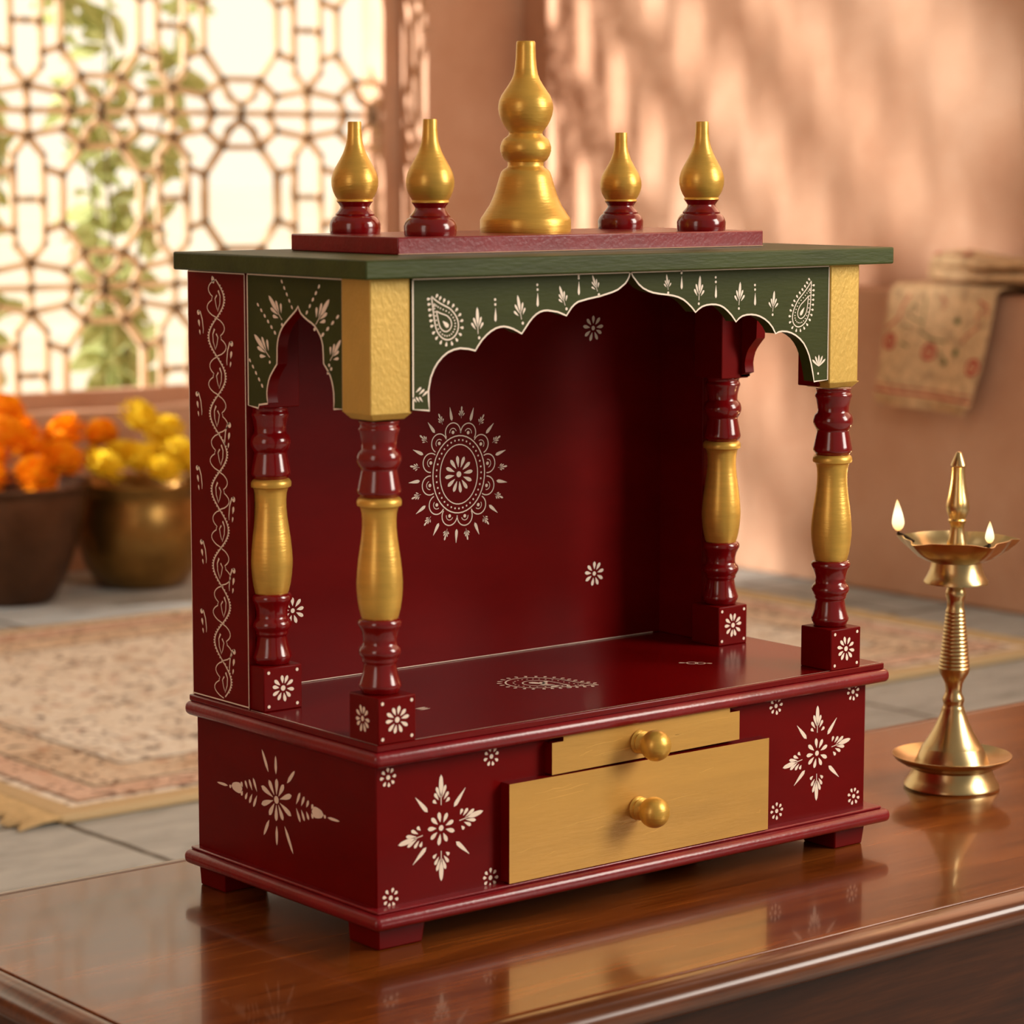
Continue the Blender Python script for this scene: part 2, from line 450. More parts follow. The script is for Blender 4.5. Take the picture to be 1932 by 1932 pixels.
# painted paisley on the platform floor
cc = (.236, .0905)
def paisley_outline(c, ang, L, wd, n=44, hook=.0):
    """closed teardrop: round at one end, narrowing to a bent tip towards ang"""
    out = []
    for i in range(n):
        t = i/n
        a = pi*(2*t-1)                       # -pi..pi, tip at the ends
        u = -math.cos(a)*-1
        x = math.cos(a)
        k = (1+x)/2                          # 1 at the round end, 0 at the tip
        y = math.sin(a)*(.30+.70*k**.8)*min(1, .25+1.1*k**.6)
        xx = -x*L*.5
        yy = y*wd*.56 + hook*wd*(1-k)**2.2
        out.append((c[0]+xx*math.cos(ang)-yy*math.sin(ang), c[1]+xx*math.sin(ang)+yy*math.cos(ang)))
    return out
def paisley(p, c, ang, L, wd, w, fringe=22, hook=.25):
    ca, sa = math.cos(ang), math.sin(ang)
    for k, ww in ((1.0, w), (.52, w*.85)):
        sh = L*.10*(1-k)
        p.stroke(paisley_outline((c[0]-ca*sh, c[1]-sa*sh), ang, L*k, wd*k, 44, hook*k), ww, True)
    o2 = paisley_outline((c[0]-ca*L*.025, c[1]-sa*L*.025), ang, L*.77, wd*.77, 30, hook*.8)
    for q in o2[1:]: p.dot(q, w*.62, None, 8)
    o1 = paisley_outline(c, ang, L*1.03, wd*1.05, 220, hook)
    acc = 0; step = None
    per = sum((Vector(o1[i])-Vector(o1[i-1])).length for i in range(1, 220))
    step = per/fringe
    for i in range(5, 215):
        acc += (Vector(o1[i])-Vector(o1[i-1])).length
        if acc < step: continue
        acc = 0
        a = Vector(o1[i+1])-Vector(o1[i-1])
        nn = math.atan2(-a.x, a.y)
        if math.cos(nn)*(o1[i][0]-c[0])+math.sin(nn)*(o1[i][1]-c[1]) < 0: nn += pi
        p.drop((o1[i][0]+math.cos(nn)*w*.9, o1[i][1]+math.sin(nn)*w*.9), nn, w*3.4, w*2.0, .68)
    p.drop((c[0]-ca*L*.05, c[1]-sa*L*.05), ang+pi, L*.2, wd*.14, .7)
paisley(pz, cc, math.radians(-62), .072, .050, .0014, 30)
for k in range(5): pz.drop((cc[0]+.003*k-.004, cc[1]-.004*k+.004), .6+k*.9, .012, .004, .7)
pz.ring((.386, .0875), .0045, .0045, .0011, 16); pz.ring((.3905, .0825), .004, .004, .001, 16)
pz.drop((.383, .0905), 2.4, .007, .0035); pz.drop((.3935, .080), -.8, .006, .003)
for k in range(3): pz.drop((.094, .0785-.003*k), .1, .011, .0022, .5)
mb.build('platform_top', [MAROONP, CREAM], plat, .0009)

# feet
for (x0, x1, y0, y1) in ((0, .043, -.002, .036), (W-.036, W, -.002, .036), (0, .043, D-.036, D), (W-.036, W, D-.036, D)):
    mb = MB(); mb.frustum((x0+.001, x1-.003, y0+.001, y1-.001, 0), (x0, x1, y0, y1, .0183))
    mb.build('foot', [MAROON], shrine, .0012)

# drawers
def knob(parent, x, z, y0):
    mb = MB()
    prof = [(.0001,0),(.0078,0),(.0092,.0014),(.0080,.0027),(.0068,.0034),(.0084,.0046),(.0088,.0058),(.0072,.0070),(.0060,.0082),
            (.0070,.0094),(.0092,.0118),(.0112,.0150),(.0120,.0188),(.0116,.0226),(.0098,.0262),(.0064,.0290),(.0030,.0302),(.0001,.0304)]
    n = 28; vs = []; fs = []
    for r, h in prof:
        for i in range(n):
            a = 2*pi*i/n; vs.append((x+r*math.cos(a), y0-h, z+r*math.sin(a)))
    for j in range(len(prof)-1):
        for i in range(n):
            fs.append((j*n+i, j*n+(i+1) % n, (j+1)*n+(i+1) % n, (j+1)*n+i))
    mb.add(vs, fs, 0, True)
    mb.build('knob', [GOLDT], parent)
YD = -.0085
def scratch(p, x0, x1, z0, z1, n):
    for i in range(n):
        x = R.uniform(x0, x1); z = R.uniform(z0, z1); L = R.uniform(.01, .05)
        p.stroke([(min(x1, x+L*t/4), z+R.uniform(-.0006, .0006)+.002*t/4) for t in range(5)], [.0002,.0004,.0005,.0004,.0002])
DSCR = paint('worn_gold_streak', (224, 176, 92), .4, .5, 0, .3)
mb = MB(); mb.prism([(.1558,.1076),(.3480,.1090),(.3480,.1318),(.3375,.1318),(.3375,.1352),(.1668,.1352),(.1668,.1318),(.1558,.1318)], front(YD), 0, -.012, 0, 2, 2)
scratch(Paint(mb, front(YD), 1, .00012), .16, .345, .111, .129, 8)
dr = mb.build('drawer', [GOLDD, DSCR, MAROON], shrine, .0007); dr['label'] = 'narrow upper gold drawer'
knob(dr, .2418, .1215, YD)
mb = MB(); mb.prism([(.1139,.0320),(.3793,.0320),(.3793,.1062),(.1139,.1068)], front(YD-.0015), 0, -.012, 0, 2, 2)
scratch(Paint(mb, front(YD-.0015), 1, .00012), .12, .37, .038, .10, 16)
dr = mb.build('drawer', [GOLDD, DSCR, MAROON], shrine, .0007); dr['label'] = 'wide lower gold drawer'
knob(dr, .2395, .0705, YD-.0015)

# back panel
YB = .218
mb = MB(); mb.box(-.0015, .478, YB, .230, ZS, ZT)
pb = Paint(mb, front(YB))
mc = (.2450, .3060)
pb.dot(mc, .0025)
for i in range(12):
    a = 2*pi*i/12+.12; pb.drop((mc[0]+math.cos(a)*.005, mc[1]+math.sin(a)*.006), a, .0095, .0032, .66)
pb.ring(mc, .0195, .0245, .0009); pb.ring(mc, .0268, .0318, .0010)
for i in range(36):
    a = 2*pi*i/36; pb.dot((mc[0]+math.cos(a)*.0232, mc[1]+math.sin(a)*.0282), .00085, None, 8)
for i in range(12):
    a = 2*pi*i/12+.2
    q = (mc[0]+math.cos(a)*.0305, mc[1]+math.sin(a)*.0355)
    pb.ring(q, .0078, .0078, .0009, 18, a-1.9, a+1.9); pb.dot(q, .0015, None, 8)
    pb.ring(q, .0034, .0034, .0006, 10, a-1.5, a+1.5)
for i in range(26):
    a = 2*pi*i/26+.06
    q = (mc[0]+math.cos(a)*.0405, mc[1]+math.sin(a)*.0455)
    if i % 2: pb.drop((q[0]+math.cos(a)*.011, q[1]+math.sin(a)*.011), a+pi, .0115, .0028, .75)
    else: pb.sprig(q, a, .0105, .24, 2, False)
for c in ((.3894,.4203),(.392,.210),(.0795,.210)): pb.flower(c, .0112, 9, .27, .17, .2, .34)
pb.stroke([(.0, ZS+.0006), (.46, ZS+.0006)], .0006)
mb.build('back_panel', [MAROON, CREAM], shrine, .0008)

# side panels (left one carries a climbing vine)
mb = MB(); mb.box(-.006, .0005, .1515, .230, ZS, ZT-.001)
pv = Paint(mb, left(-.006))
pv.stroke([(-.1521, ZS), (-.1521, ZT-.002)], .0009); pv.stroke([(-.2294, ZS), (-.2294, ZT-.002)], .0008)
pv.stroke([(-.2294, ZT-.0018), (-.1521, ZT-.0018)], .0008); pv.stroke([(-.2294, ZS+.0012), (-.1521, ZS+.0012)], .0010)
z0, z1, per = .472, .156, .0578
def mainx(z):
    return -.1893 - .0004 + .0108*math.sin(2*pi*(z0-z)/per) + .004*(z0-z)/.316 - .001
pts = [(mainx(z0-(z0-z1)*i/150), z0-(z0-z1)*i/150) for i in range(151)]
pv.stroke(pts, .00125)
for i in range(2, 149):
    x, z = pts[i]; sgn = 1 if math.sin(2*pi*(z0-z)/per) > 0 else -1
    pv.dot((x+sgn*.0012, z), .00075, None, 6)
half = per/2
for k in range(11):
    za = z0-half*k
    if za-half < z1-.002: break
    sgn = -1 if k % 2 == 0 else 1
    base = lambda z: -.1903+.004*(z0-z)/.316
    c1 = [(base(za)+sgn*(.0105*math.sin(pi*t/9)**.7), za-half*.5*t/9) for t in range(10)]
    c2 = [(base(za)+sgn*(.0125*math.sin(pi*t/9)**.7), za-half*.48-half*.5*t/9) for t in range(10)]
    c1[-1] = (base(za)+sgn*.006, c1[-1][1]); c2[0] = (base(za)+sgn*.006, c2[0][1])
    pv.stroke(c1, .0009); pv.stroke(c2, .0009)
    m0 = base(za)-sgn*.002
    pv.stroke([(m0-sgn*.001, za-half*.28), (m0-sgn*.0035, za-half*.42), (m0-sgn*.003, za-half*.62), (m0, za-half*.82)], [.0018,.0011,.0009,.0005])
    pv.stroke([(m0+sgn*.001, za-half*.40), (m0+sgn*.0035, za-half*.5), (m0+sgn*.002, za-half*.68), (m0+sgn*.0005, za-half*.78)], [.0014,.001,.0008,.0005])
pv.drop((-.1955, .4745), -1.2, .006, .004, .4)
for z, u in ((.4465,-.2150),(.3845,-.2185),(.3280,-.2195),(.2715,-.2150),(.2180,-.2160)):
    pv.comma((u, z), True, 1.25)
for z, u in ((.4250,-.1700),(.3640,-.1742),(.3085,-.1697),(.2545,-.1705),(.1925,-.1715)):
    pv.comma((u, z), False, 1.3)
sp = mb.build('side_panel', [MAROON, CREAM], shrine, .0008)
sp.location += Vector((.003, .004, 0)); sp['label'] = 'left side panel painted with a cream climbing vine'
mb = MB(); mb.box(.468, .478, .165, .230, ZS, ZT-.001)
mb.build('side_panel', [MAROON], shrine, .0008)

# columns
PROF_LOW = [(.0130,.1850),(.0136,.1866),(.0152,.1895),(.0153,.1915),(.0148,.1926),(.0128,.1985),(.0119,.2045),(.0118,.2066),(.0131,.2078),(.0129,.2095),
            (.0141,.2115),(.0153,.2138),(.0154,.2155),(.0145,.2180),(.0128,.2195),(.0123,.2215),(.0124,.2250),(.0134,.2290),(.0150,.2325),(.0159,.2340),(.0158,.2362),(.0146,.2382),(.0128,.2388)]
PROF_VASE = [(.0128,.2386),(.0134,.2400),(.0147,.2450),(.0158,.2520),(.0164,.2590),(.0165,.2640),(.0160,.2720),(.0150,.2810),(.0138,.2890),(.0128,.2960),(.0122,.3030),(.0121,.3090),(.0125,.3140),(.0135,.3175),
             (.0144,.3185),(.0157,.3190),(.0160,.3205),(.0159,.3225),(.0150,.3240),(.0136,.3250)]
PROF_UP = [(.0134,.3248),(.0140,.3262),(.0157,.3280),(.0158,.3300),(.0154,.3318),(.0140,.3390),(.0130,.3436),(.0128,.3448),(.0136,.3456),
           (.0150,.3480),(.0161,.3512),(.0161,.3535),(.0152,.3570),(.0132,.3590),(.0126,.3605),(.0129,.3650),(.0141,.3705),(.0150,.3726),(.0150,.3742),(.0140,.3752),(.0136,.3770),(.0150,.3790)]
def column(cx, cy, blk, cap, fmot, capmat):
    mb = MB()
    x0, x1, y0, y1 = blk
    mb.box(x0, x1, y0, y1, ZS, .1850, 2)
    p = Paint(mb, front(y0)); u = (x0+x1)/2; v = ZS+.0168
    def face(p, u, v, k, rr, dots=True):
        p.flower((u, v), rr, 10, .27, .2, R.uniform(0, 1), .36, k)
        if dots:
            for a in (-1, 1):
                for bb in (-1, 1): p.dot((u+a*.0128*k, v+bb*.0128), .0013)
    face(p, u, v, 1, .0104)
    if fmot: face(Paint(mb, left(x0)), -(y0+y1)/2-.001, v, .85, .0100, False)
    mb.lathe(PROF_LOW+[(.0100,.2392),(.0100,.3244)]+PROF_UP, (cx, cy, 0), 44)
    o = mb.build('column', [TURNED, CREAM, MAROON], shrine, .0009)
    mv = MB(); mv.lathe(PROF_VASE, (cx, cy, 0), 44)
    mv.build('column_vase', [GOLDT], o)
    mc_ = MB(); X0, X1, Y0, Y1 = cap
    if capmat is GOLD:
        k = .0035
        poly = [(X0,Y0),(X1-k,Y0),(X1,Y0+k),(X1,Y1),(X0,Y1)]
        f = Frame((0,0,0), (1,0,0), (0,1,0))
        mc_.prism(poly, f, ZT, .3850)
        ins = .0045
        mc_.frustum((X0+ins, X1-ins, Y0+ins, Y1-ins, .3800), (X0+.0002, X1-.0002, Y0+.0002, Y1-.0002, .3850))
    else:
        mc_.box(X0, X1, Y0, Y1, .3790, ZT)
    if capmat is GOLD and cx > .3: mc_.box(X0-.0008, X0+.002, Y0+.0118, Y1+.0006, .3812, ZT-.001, 1)
    c = mc_.build('capital', [capmat, MAROON], o, .0008)
    return o
column(.0122, .0108, (-.0045,.0285,-.0095,.0255), (-.0068,.0302,-.0055,.0285), True, GOLD)['label'] = 'front left turned column with gold capital'
column(.0670+.4, .0105, (.4485,.4825,-.0095,.0250), (.4455,.4810,-.0055,.0285), False, GOLD)['label'] = 'front right turned column with gold capital'
column(.0162, .1540, (-.0020,.0325,.1378,.1718), (.0045,.0325,.1378,.1718), False, MAROON)
column(.4735, .1470, (.4560,.4890,.1300,.1640), (.4560,.4875,.1300,.1640), False, MAROON)

# scalloped front valance
AL = [(.0315,.3859),(.0454,.3851),(.0449,.3920),(.0446,.3990),(.0467,.4083),(.0495,.4140),(.0529,.4186),(.0572,.4225),(.0620,.4255),(.0675,.4273),(.0731,.4280),(.0806,.4272),(.0868,.4257),
      (.0893,.4290),(.0928,.4330),(.0968,.4363),(.1010,.4390),(.1056,.4410),(.1094,.4418),(.1131,.4420),(.1175,.4412),(.1220,.4398),(.1295,.4362),(.1335,.4408),(.1365,.4443),(.1400,.4476),(.1430,.4497),(.1464,.4513),
      (.1500,.4521),(.1542,.4522),(.1633,.4508),(.1718,.4478),(.1764,.4533),(.1795,.4558),(.1830,.4576),(.1923,.4594),(.2043,.4611),(.2163,.4637),(.2215,.4653),(.2258,.4678),(.2290,.4698),(.2312,.4722),(.2328,.4748),(.2336,.4777)]
AR = [(.2348,.4777),(.2364,.4750),(.2393,.4720),(.2425,.4688),(.2468,.4658),(.2520,.4636),(.2572,.4621),(.2650,.4609),(.2723,.4601),(.2780,.4592),(.2829,.4580),(.2880,.4560),(.2921,.4534),(.2965,.4500),(.3006,.4460),(.3035,.4482),(.3075,.4502),
      (.3120,.4512),(.3168,.4515),(.3218,.4513),(.3261,.4504),(.3302,.4487),(.3340,.4462),(.3385,.4425),(.3433,.4373),(.3462,.4397),(.3499,.4415),(.3545,.4423),(.3594,.4424),(.3645,.4418),(.3690,.4406),(.3740,.4384),(.3787,.4354),(.3828,.4315),(.3862,.4265),(.3895,.4277),(.3935,.4281),
      (.3985,.4277),(.4033,.4265),(.4085,.4243),(.4132,.4214),(.4175,.4176),(.4208,.4131),(.4238,.4075),(.4261,.4010),(.4280,.3940),(.4296,.3868),(.4473,.3868)]
YV = -.0040
mb = MB()
out = AL + AR + [(.4473, ZT-.0005), (.0315, ZT-.0005)]
out[0] = (.0302, .3859); out[len(AL)+len(AR)-1] = (.4457, .3868); out[-2] = (.4457, ZT-.0005); out[-1] = (.0302, ZT-.0005)
mb.prism(out, front(YV), 0, -.011, 0, 2, 0)
pf = Paint(mb, front(YV))
pf.stroke([(.0312, ZT-.002)]+[(.0312, .3867)]+AL[1:], .0013)
pf.stroke(AR[:-1]+[(.4449, .3876), (.4449, ZT-.002)], .0013)
pf.stroke([(.0312, ZT-.0013), (.2332, ZT-.0013)], .0009); pf.stroke([(.2352, ZT-.0013), (.4449, ZT-.0013)], .0009)
paisley(pf, (.0562, .4488), math.radians(140), .034, .0235, .0010, 24, -.30)
paisley(pf, (.4185, .4475), math.radians(54), .038, .020, .0009, 26, .30)
for (b, t) in (((.0893,.4365),(.0886,.4530)), ((.1295,.4455),(.1262,.4608)), ((.1708,.4545),(.1660,.4670)), ((.2020,.4640),(.1975,.4745))):
    a = math.atan2(t[1]-b[1], t[0]-b[0]); pf.sprig(b, a, math.hypot(t[0]-b[0], t[1]-b[1])*1.22, .22, 2); pf.dot((b[0]+.001, b[1]-.0018), .0011)
for (b, t) in (((.2722,.4632),(.2705,.4745)), ((.3038,.4540),(.3048,.4720)), ((.3461,.4490),(.3472,.4662)), ((.3826,.4430),(.3840,.4585))):
    a = math.atan2(t[1]-b[1], t[0]-b[0]); pf.sprig(b, a, math.hypot(t[0]-b[0], t[1]-b[1])*1.1, .22, 2); pf.dot((b[0], b[1]-.0016), .0010)
for x, zz in ((.1058,.4450),(.1450,.4545),(.1842,.4618),(.2865,.4632),(.3222,.4555),(.3640,.4485)):
    pf.drop((x-.0006, zz+.0105), -pi/2, .0100, .0022, .8)
    pf.dot((x-.0008, zz+.0130), .0010); pf.dot((x-.001, zz+.0165) if zz < .459 else (x-.0009, zz+.0148), .0010)
for k in range(3):
    pf.drop((.0335+.0028*k, .3985-.0015*k), math.radians(35), .006, .0017, .7); pf.drop((.0340+.0028*k, .3915), math.radians(130), .005, .0014, .7)
for k in range(-2, 3): pf.drop((.4346, .3985), math.radians(90+k*26), .0095, .0018, .7)
pf.dot((.4340, .3930), .001)
mb.build('front_valance', [GREEN, CREAM, MAROON], shrine, .0004)

# side valances with cusped arch
SA = [(.1500,.3804),(.1363,.3798),(.1354,.3824),(.1240,.3840),(.1245,.3870),(.1250,.3917),(.1243,.3960),(.1225,.4009),(.1205,.4042),(.1179,.4072),(.1150,.4102),(.1116,.4135),(.1112,.4190),(.1112,.4245),(.1107,.4285),(.1095,.4325),(.1072,.4368),(.1041,.4407),
      (.1002,.4440),(.0961,.4470),(.0925,.4495),(.0891,.4518),(.0862,.4540),(.0839,.4566),(.0825,.4540),(.0805,.4516),(.0765,.4492),(.0720,.4471),(.0675,.4455),(.0635,.4435),(.0600,.4405),(.0569,.4371),(.0550,.4340),(.0536,.4300),(.0530,.4240),(.0527,.4172),
      (.0500,.4148),(.0471,.4120),(.0448,.4092),(.0430,.4058),(.0415,.4015),(.0406,.3972),(.0404,.3915),(.0407,.3858),(.0290,.3858)]
def side_valance(x, thick, deco):
    mb = MB(); fr = left(x)
    poly = [(-y, z) for y, z in SA] + [(-.0290, ZT-.0005), (-.1500, ZT-.0005)]
    if deco: mb.prism(poly, fr, 0, -thick, 0, 2, 2)
    else: mb.prism([(-min(y, .1290), z) for y, z in SA] + [(-.0290, ZT-.0005), (-.1290, ZT-.0005)], fr, 0, -thick, 2, 0, 2)
    if deco:
        p = Paint(mb, fr)
        p.stroke([(-.1493, ZT-.002), (-.1493, .3811)]+[(-y, z) for y, z in SA[1:-1]]+[(-.0296, .3866), (-.0296, ZT-.002)], .0013)
        p.stroke([(-.1493, ZT-.0015), (-.0296, ZT-.0015)], .0009)
        for b, t in (((-.1035,.4450),(-.1195,.4610)), ((-.1195,.4170),(-.1385,.4320)), ((-.0630,.4435),(-.0470,.4610)), ((-.0455,.4190),(-.0330,.4335))):
            a = math.atan2(t[1]-b[1], t[0]-b[0]); p.sprig(b, a, math.hypot(t[0]-b[0], t[1]-b[1])*1.12, .24, 2); p.dot((b[0]*1.01, b[1]-.0025), .0012)
        p.dash((-.0917,.4555), (-.1042,.4735), 5, .0009, .0010); p.dash((-.1136,.4362), (-.1353,.4556), 6, .0012, .0010)
        p.dash((-.1309,.3966), (-.1466,.4143), 5, .0011, .0010); p.dash((-.0731,.4525), (-.0578,.4715), 5, .0011, .0011)
        p.dash((-.0537,.4376), (-.0354,.4510), 4, .0012, .0011); p.dash((-.0475,.4110), (-.0435,.4140), 2, .0012, .0012)
    return mb.build('side_valance', [GREEN, CREAM, MAROON], shrine, .0004)
side_valance(-.0050, .009, True)['label'] = 'left green valance with a pointed arch and cream sprigs'
side_valance(.478, .010, False)

# roof board, finial board and finials
mb = MB(); mb.box(-.0209, .5021, -.0202, .2257, ZT, .4923)
mb.build('roof', [GREENR], shrine, .0013)
mb = MB(); mb.box(.0657, .4334, .0593, .1954, .4923, .5050)
tp = Paint(mb, front(.0593)); tp.stroke([(.066, .4929), (.433, .4929)], .0006)
fb = mb.build('finial_board', [TRIM, LINE], shrine, .0010)
k = 1/2410
BIG = [(85,0),(86,3),(86,22),(84,27),(79,34),(74,42),(69,49),(63,62),(59,72),(54,88),(50,102),(46,113),(41,118),(35.5,121),(33.5,125),(34,131),(40,135),(45,143),(48,152),(48,160),(45,169),(42,174),(34,180),(31.5,184),(32,188),(35,191),(41,199),(46,208),(50,219),(52,230),(51.5,238),(50,245),(46,255),(40,264),(33,274),(27,284),(23,294),(20.5,308),(19,325),(18.2,345),(18,353),(16.5,355.5),(.1,355.5)]
mb = MB(); mb.lathe([(r*k, z*k) for r, z in BIG], (.2430, .1300, .5050), 48)
mb.build('finial', [GOLDT], fb)['label'] = 'tall central gold finial with a bell-shaped foot'
RED = [(46,0),(47,3),(47.5,17),(45,24),(41,30),(36,33),(36.5,36),(33.5,39),(31,42),(28,46),(27,50),(30,55),(32.5,58),(33,59)]
GLD = [(32,58.5),(34,60),(33.5,63),(32.5,64),(36.5,70),(40.5,79),(43,89),(43.5,97),(43,103),(40.5,113),(36.5,122),(31.5,131),(26.5,140),(21.5,150),(18,160),(15.5,168),(14,178),(13,190),(12.8,207),(12,209),(.1,209)]
for (x, y, h, nm) in ((.1147,.1800,.978,'rear left'), (.1140,.0840,.986,'front left'), (.3835,.1770,.908,'rear right'), (.3870,.0830,1.0,'front right')):
    kk = k*(.955 if h < .95 else 1)
    mb = MB(); mb.lathe([(r*kk, z*k*h) for r, z in GLD], (x, y, .5050), 40)
    f = mb.build('finial', [GOLDT], fb); f['label'] = nm + ' gold bulb finial'
    mb = MB(); mb.lathe([(r*kk, z*k*h) for r, z in RED], (x, y, .5050), 40)
    mb.build('finial_foot', [TURNED], f)

# ------------------------------------------------------------------ table
ZF = -.32
table = empty('low_table', (.6, .06, ZF))
tag(table, 'low dark polished wooden table carrying the painted shrine and brass lamp', 'table')
TX0, TX1, TY0, TY1 = -.2290, 1.36, -.1745, .3000
mb = MB(); mb.box(TX0, TX1, TY0, TY1, -.022, 0)
mb.build('table_top', [WOOD], table, .0010)
mb = MB()
def nose(path_out):
    prof = [(0,-.0012),(.003,0),(.010,-.0004),(.017,-.0035),(.0215,-.009),(.0225,-.0145),(.0205,-.020),(.015,-.0238),(.007,-.0245),(0,-.0245)]
    n = len(prof); vs = []; fs = []
    for (x, y, dx, dy) in path_out:
        for a, b in prof: vs.append((x+dx*a, y+dy*a, b))
    for j in range(len(path_out)-1):
        for i in range(n-1): fs.append((j*n+i, (j+1)*n+i, (j+1)*n+i+1, j*n+i+1))
    mb.add(vs, fs, 0, True)
g = .0011
nose([(TX1+g, TY1+g, 1, 1), (TX0-g, TY1+g, -1, 1), (TX0-g, TY0-g, -1, -1), (TX1+g, TY0-g, 1, -1), (TX1+g, TY1+g, 1, 1)])
mb.build('edge_moulding', [WOODN], table, 0, 2, 50)
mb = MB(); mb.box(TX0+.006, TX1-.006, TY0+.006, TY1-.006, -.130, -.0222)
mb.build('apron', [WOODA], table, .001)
for x in (TX0+.03, TX1-.03):
    for y in (TY0+.03, TY1-.03):
        mb = MB(); mb.frustum((x-.018, x+.018, y-.018, y+.018, ZF), (x-.028, x+.028, y-.028, y+.028, -.129))
        mb.build('leg', [WOOD], table, .002)

# ------------------------------------------------------------------ brass oil lamp
lx, ly = .7109, .0914
lamp = empty('oil_lamp', (lx, ly, 0))
tag(lamp, 'brass oil lamp with two burning wicks standing right of the shrine', 'oil lamp')
dcam = math.hypot(lx+1.1085, ly+1.5168)
s = 2.385/5103        # metres per photographed unit at the lamp
mb = MB()
PB = [(90,0),(92,4),(91,8),(84,18),(79,30),(77,38),(80,42),(96,47),(109,55),(114.5,62),(115,64.5),(113.5,65),(100,57),(84,51),(72,49),(70,52),(68,58),(64,68),(59,78),(58,80),(57,81),(50,92),(43,104),(36,117),(30,130),(25,142),(22.5,150),(22,153)]
mb.lathe([(r*s, z*s) for r, z in PB], (lx, ly, 0), 56)
base = mb.build('lamp_base', [BRASS], lamp)
mb = MB()
ST = [(21,152),(21,156),(19.5,158),(19,164),(20.5,168),(21,172),(19.5,177),(16,184),(15.5,192),(17,203),(22,214),(28,224),(29.5,230)]
n = 15
for i in range(n+1):
    t = i/n; r = 29.5*(1-t)+18.5*t; z = 230+t*110
    ST += [(r*.975, z-.1), (r*1.02, z+2.0), (r*1.03, z+3.6), (r*.99, z+5.6)]
ST += [(16.5,350),(16,362),(17,368),(19.5,374),(20,380),(18,386),(15.5,394),(15,406),(15,418)]
mb.lathe([(r*s, z*s) for r, z in ST], (lx, ly, 0), 40)
mb.build('lamp_stem', [BRASS], lamp)
# bowl with five pouring lips
mb = MB()
CUP = [(16,401),(58,398),(62,399),(62,403),(56,412),(51,424),(49,434),(48,440)]
mb.lathe([(r*s, z*s) for r, z in CUP], (lx, ly, 0), 48, 0, False)
LIP = [math.radians(a) for a in (148, 220, 292, 4, 76)]
yaw = math.atan2(-.6305, .7761)
def lip(a):
    return max(math.exp(-((math.atan2(math.sin(a-q-yaw), math.cos(a-q-yaw)))/.17)**2) for q in LIP)
def rad(a, r, z):
    t = max(0, (r-49)/(105-49)); t = min(1, t)
    return ((r+18*lip(a)*t**2 - 3*(1-lip(a))*t)*s, (z+(4*(1-lip(a))-1)*t*t)*s)
BOWL = [(30,438),(49,440),(60,443),(76,450),(90,461),(100,473),(105,481),(106,483),(104,483.5),(98,476),(86,465),(70,457),(50,453),(30,452)]
mb.lathe([(r, z) for r, z in BOWL], (lx, ly, 0), 120, 0, False, rad)
bowl = mb.build('lamp_bowl', [BRASS], lamp)
mb = MB(); mb.lathe([(20*s, 454*s), (72*s, 459.5*s)], (lx, ly, 0), 40, 0, False); mb.build('oil', [OIL], bowl)
mb = MB()
FN = [(20,450),(19.5,470),(18,480),(15,492),(13,505),(13.5,512),(17,517),(18,520),(16.5,523),(18.5,530),(22,540),(22.5,548),(21,557),(18,570),(15.5,584),(13.5,600),(12.5,616),(12.5,622),(15,625),(14.5,628),(9.5,640),(5.5,649),(4,651),(.1,652)]
mb.lathe([(r*s, z*s) for r, z in FN], (lx, ly, 0), 36)
mb.build('lamp_finial', [BRASS], lamp)
def flame(deg, rr, h, wd, lean):
    a = math.radians(deg)+yaw
    x, y = lx+math.cos(a)*rr*s, ly+math.sin(a)*rr*s
    z = 484*s
    mb = MB(); q = (lx+math.cos(a)*(rr-34)*s, ly+math.sin(a)*(rr-34)*s)
    mb.tube([(q[0], q[1], 472*s), ((q[0]+x)/2, (q[1]+y)/2, 480*s), (x, y, 486*s), (x-math.cos(a)*1*s, y-math.sin(a)*1*s, 493*s)], [2.6*s, 3.4*s, 3.6*s, 1.8*s], 10)
    w = mb.build('wick', [WICK], bowl)
    mb = MB()
    prof = [(.05,0),(.45,.04),(.8,.12),(1,.24),(.97,.36),(.8,.52),(.55,.70),(.3,.86),(.12,.95),(.01,1)]
    mb.lathe([(r*wd*s, t*h*s) for r, t in prof], (0,0,0), 20, 0, True)
    mb.v = [(x+vx+lean*s*(vz/(h*s))**2*.776, y+vy-lean*s*(vz/(h*s))**2*.63, z+6*s+vz) for vx, vy, vz in mb.v]
    fl = mb.build('flame', [FLAME], w, loc=(x, y, z))
    L = bpy.data.lights.new('flame_light', 'POINT'); L.energy = .08; L.color = (1, .62, .25); L.shadow_soft_size = .006
    lo = bpy.data.objects.new('flame_light', L); COL.objects.link(lo); lo.location = (x, y, z+.05)
flame(148, 122, 62, 12, -3)
flame(292, 116, 42, 8.5, 0)

# ------------------------------------------------------------------ room
def struct(name, mb, mats, bevel=0):
    o = mb.build(name, mats, None, bevel); o['kind'] = 'structure'; return o
XR, XD, YW = 3.08, 2.98, 3.60
ZL = .308; ZSILL = .025; YJ = 3.72; JX1 = 2.79; JX0 = -2.35; ZTOP = 2.75
mb = MB(); mb.box(-2.6, 3.2, -3.2, 3.9, ZF-.06, ZF); struct('floor', mb, [SLATE])
mb = MB(); mb.box(XR, XR+.15, -3.2, 3.9, ZF, 3.1); struct('wall_right', mb, [PLASTER])
mb = MB(); mb.box(XD, XR, -3.2, YW, ZF, ZL); struct('trim_1', mb, [PLASTER], .008)
mb = MB()
mb.box(JX0, JX1, YW, 3.86, ZF, ZSILL)                # below the window
mb.box(JX1, XR, YW, 3.86, ZF, 3.1)                   # pier in the corner
mb.box(JX0, JX1, YW, 3.86, ZTOP, 3.1)                # lintel
mb.box(-2.6, JX0, YW, 3.86, ZF, 3.1)
mb.box(JX0, -1.0, YW, 3.86, ZSILL, 1.85)             # unseen block, added to keep the sun off the lower right wall
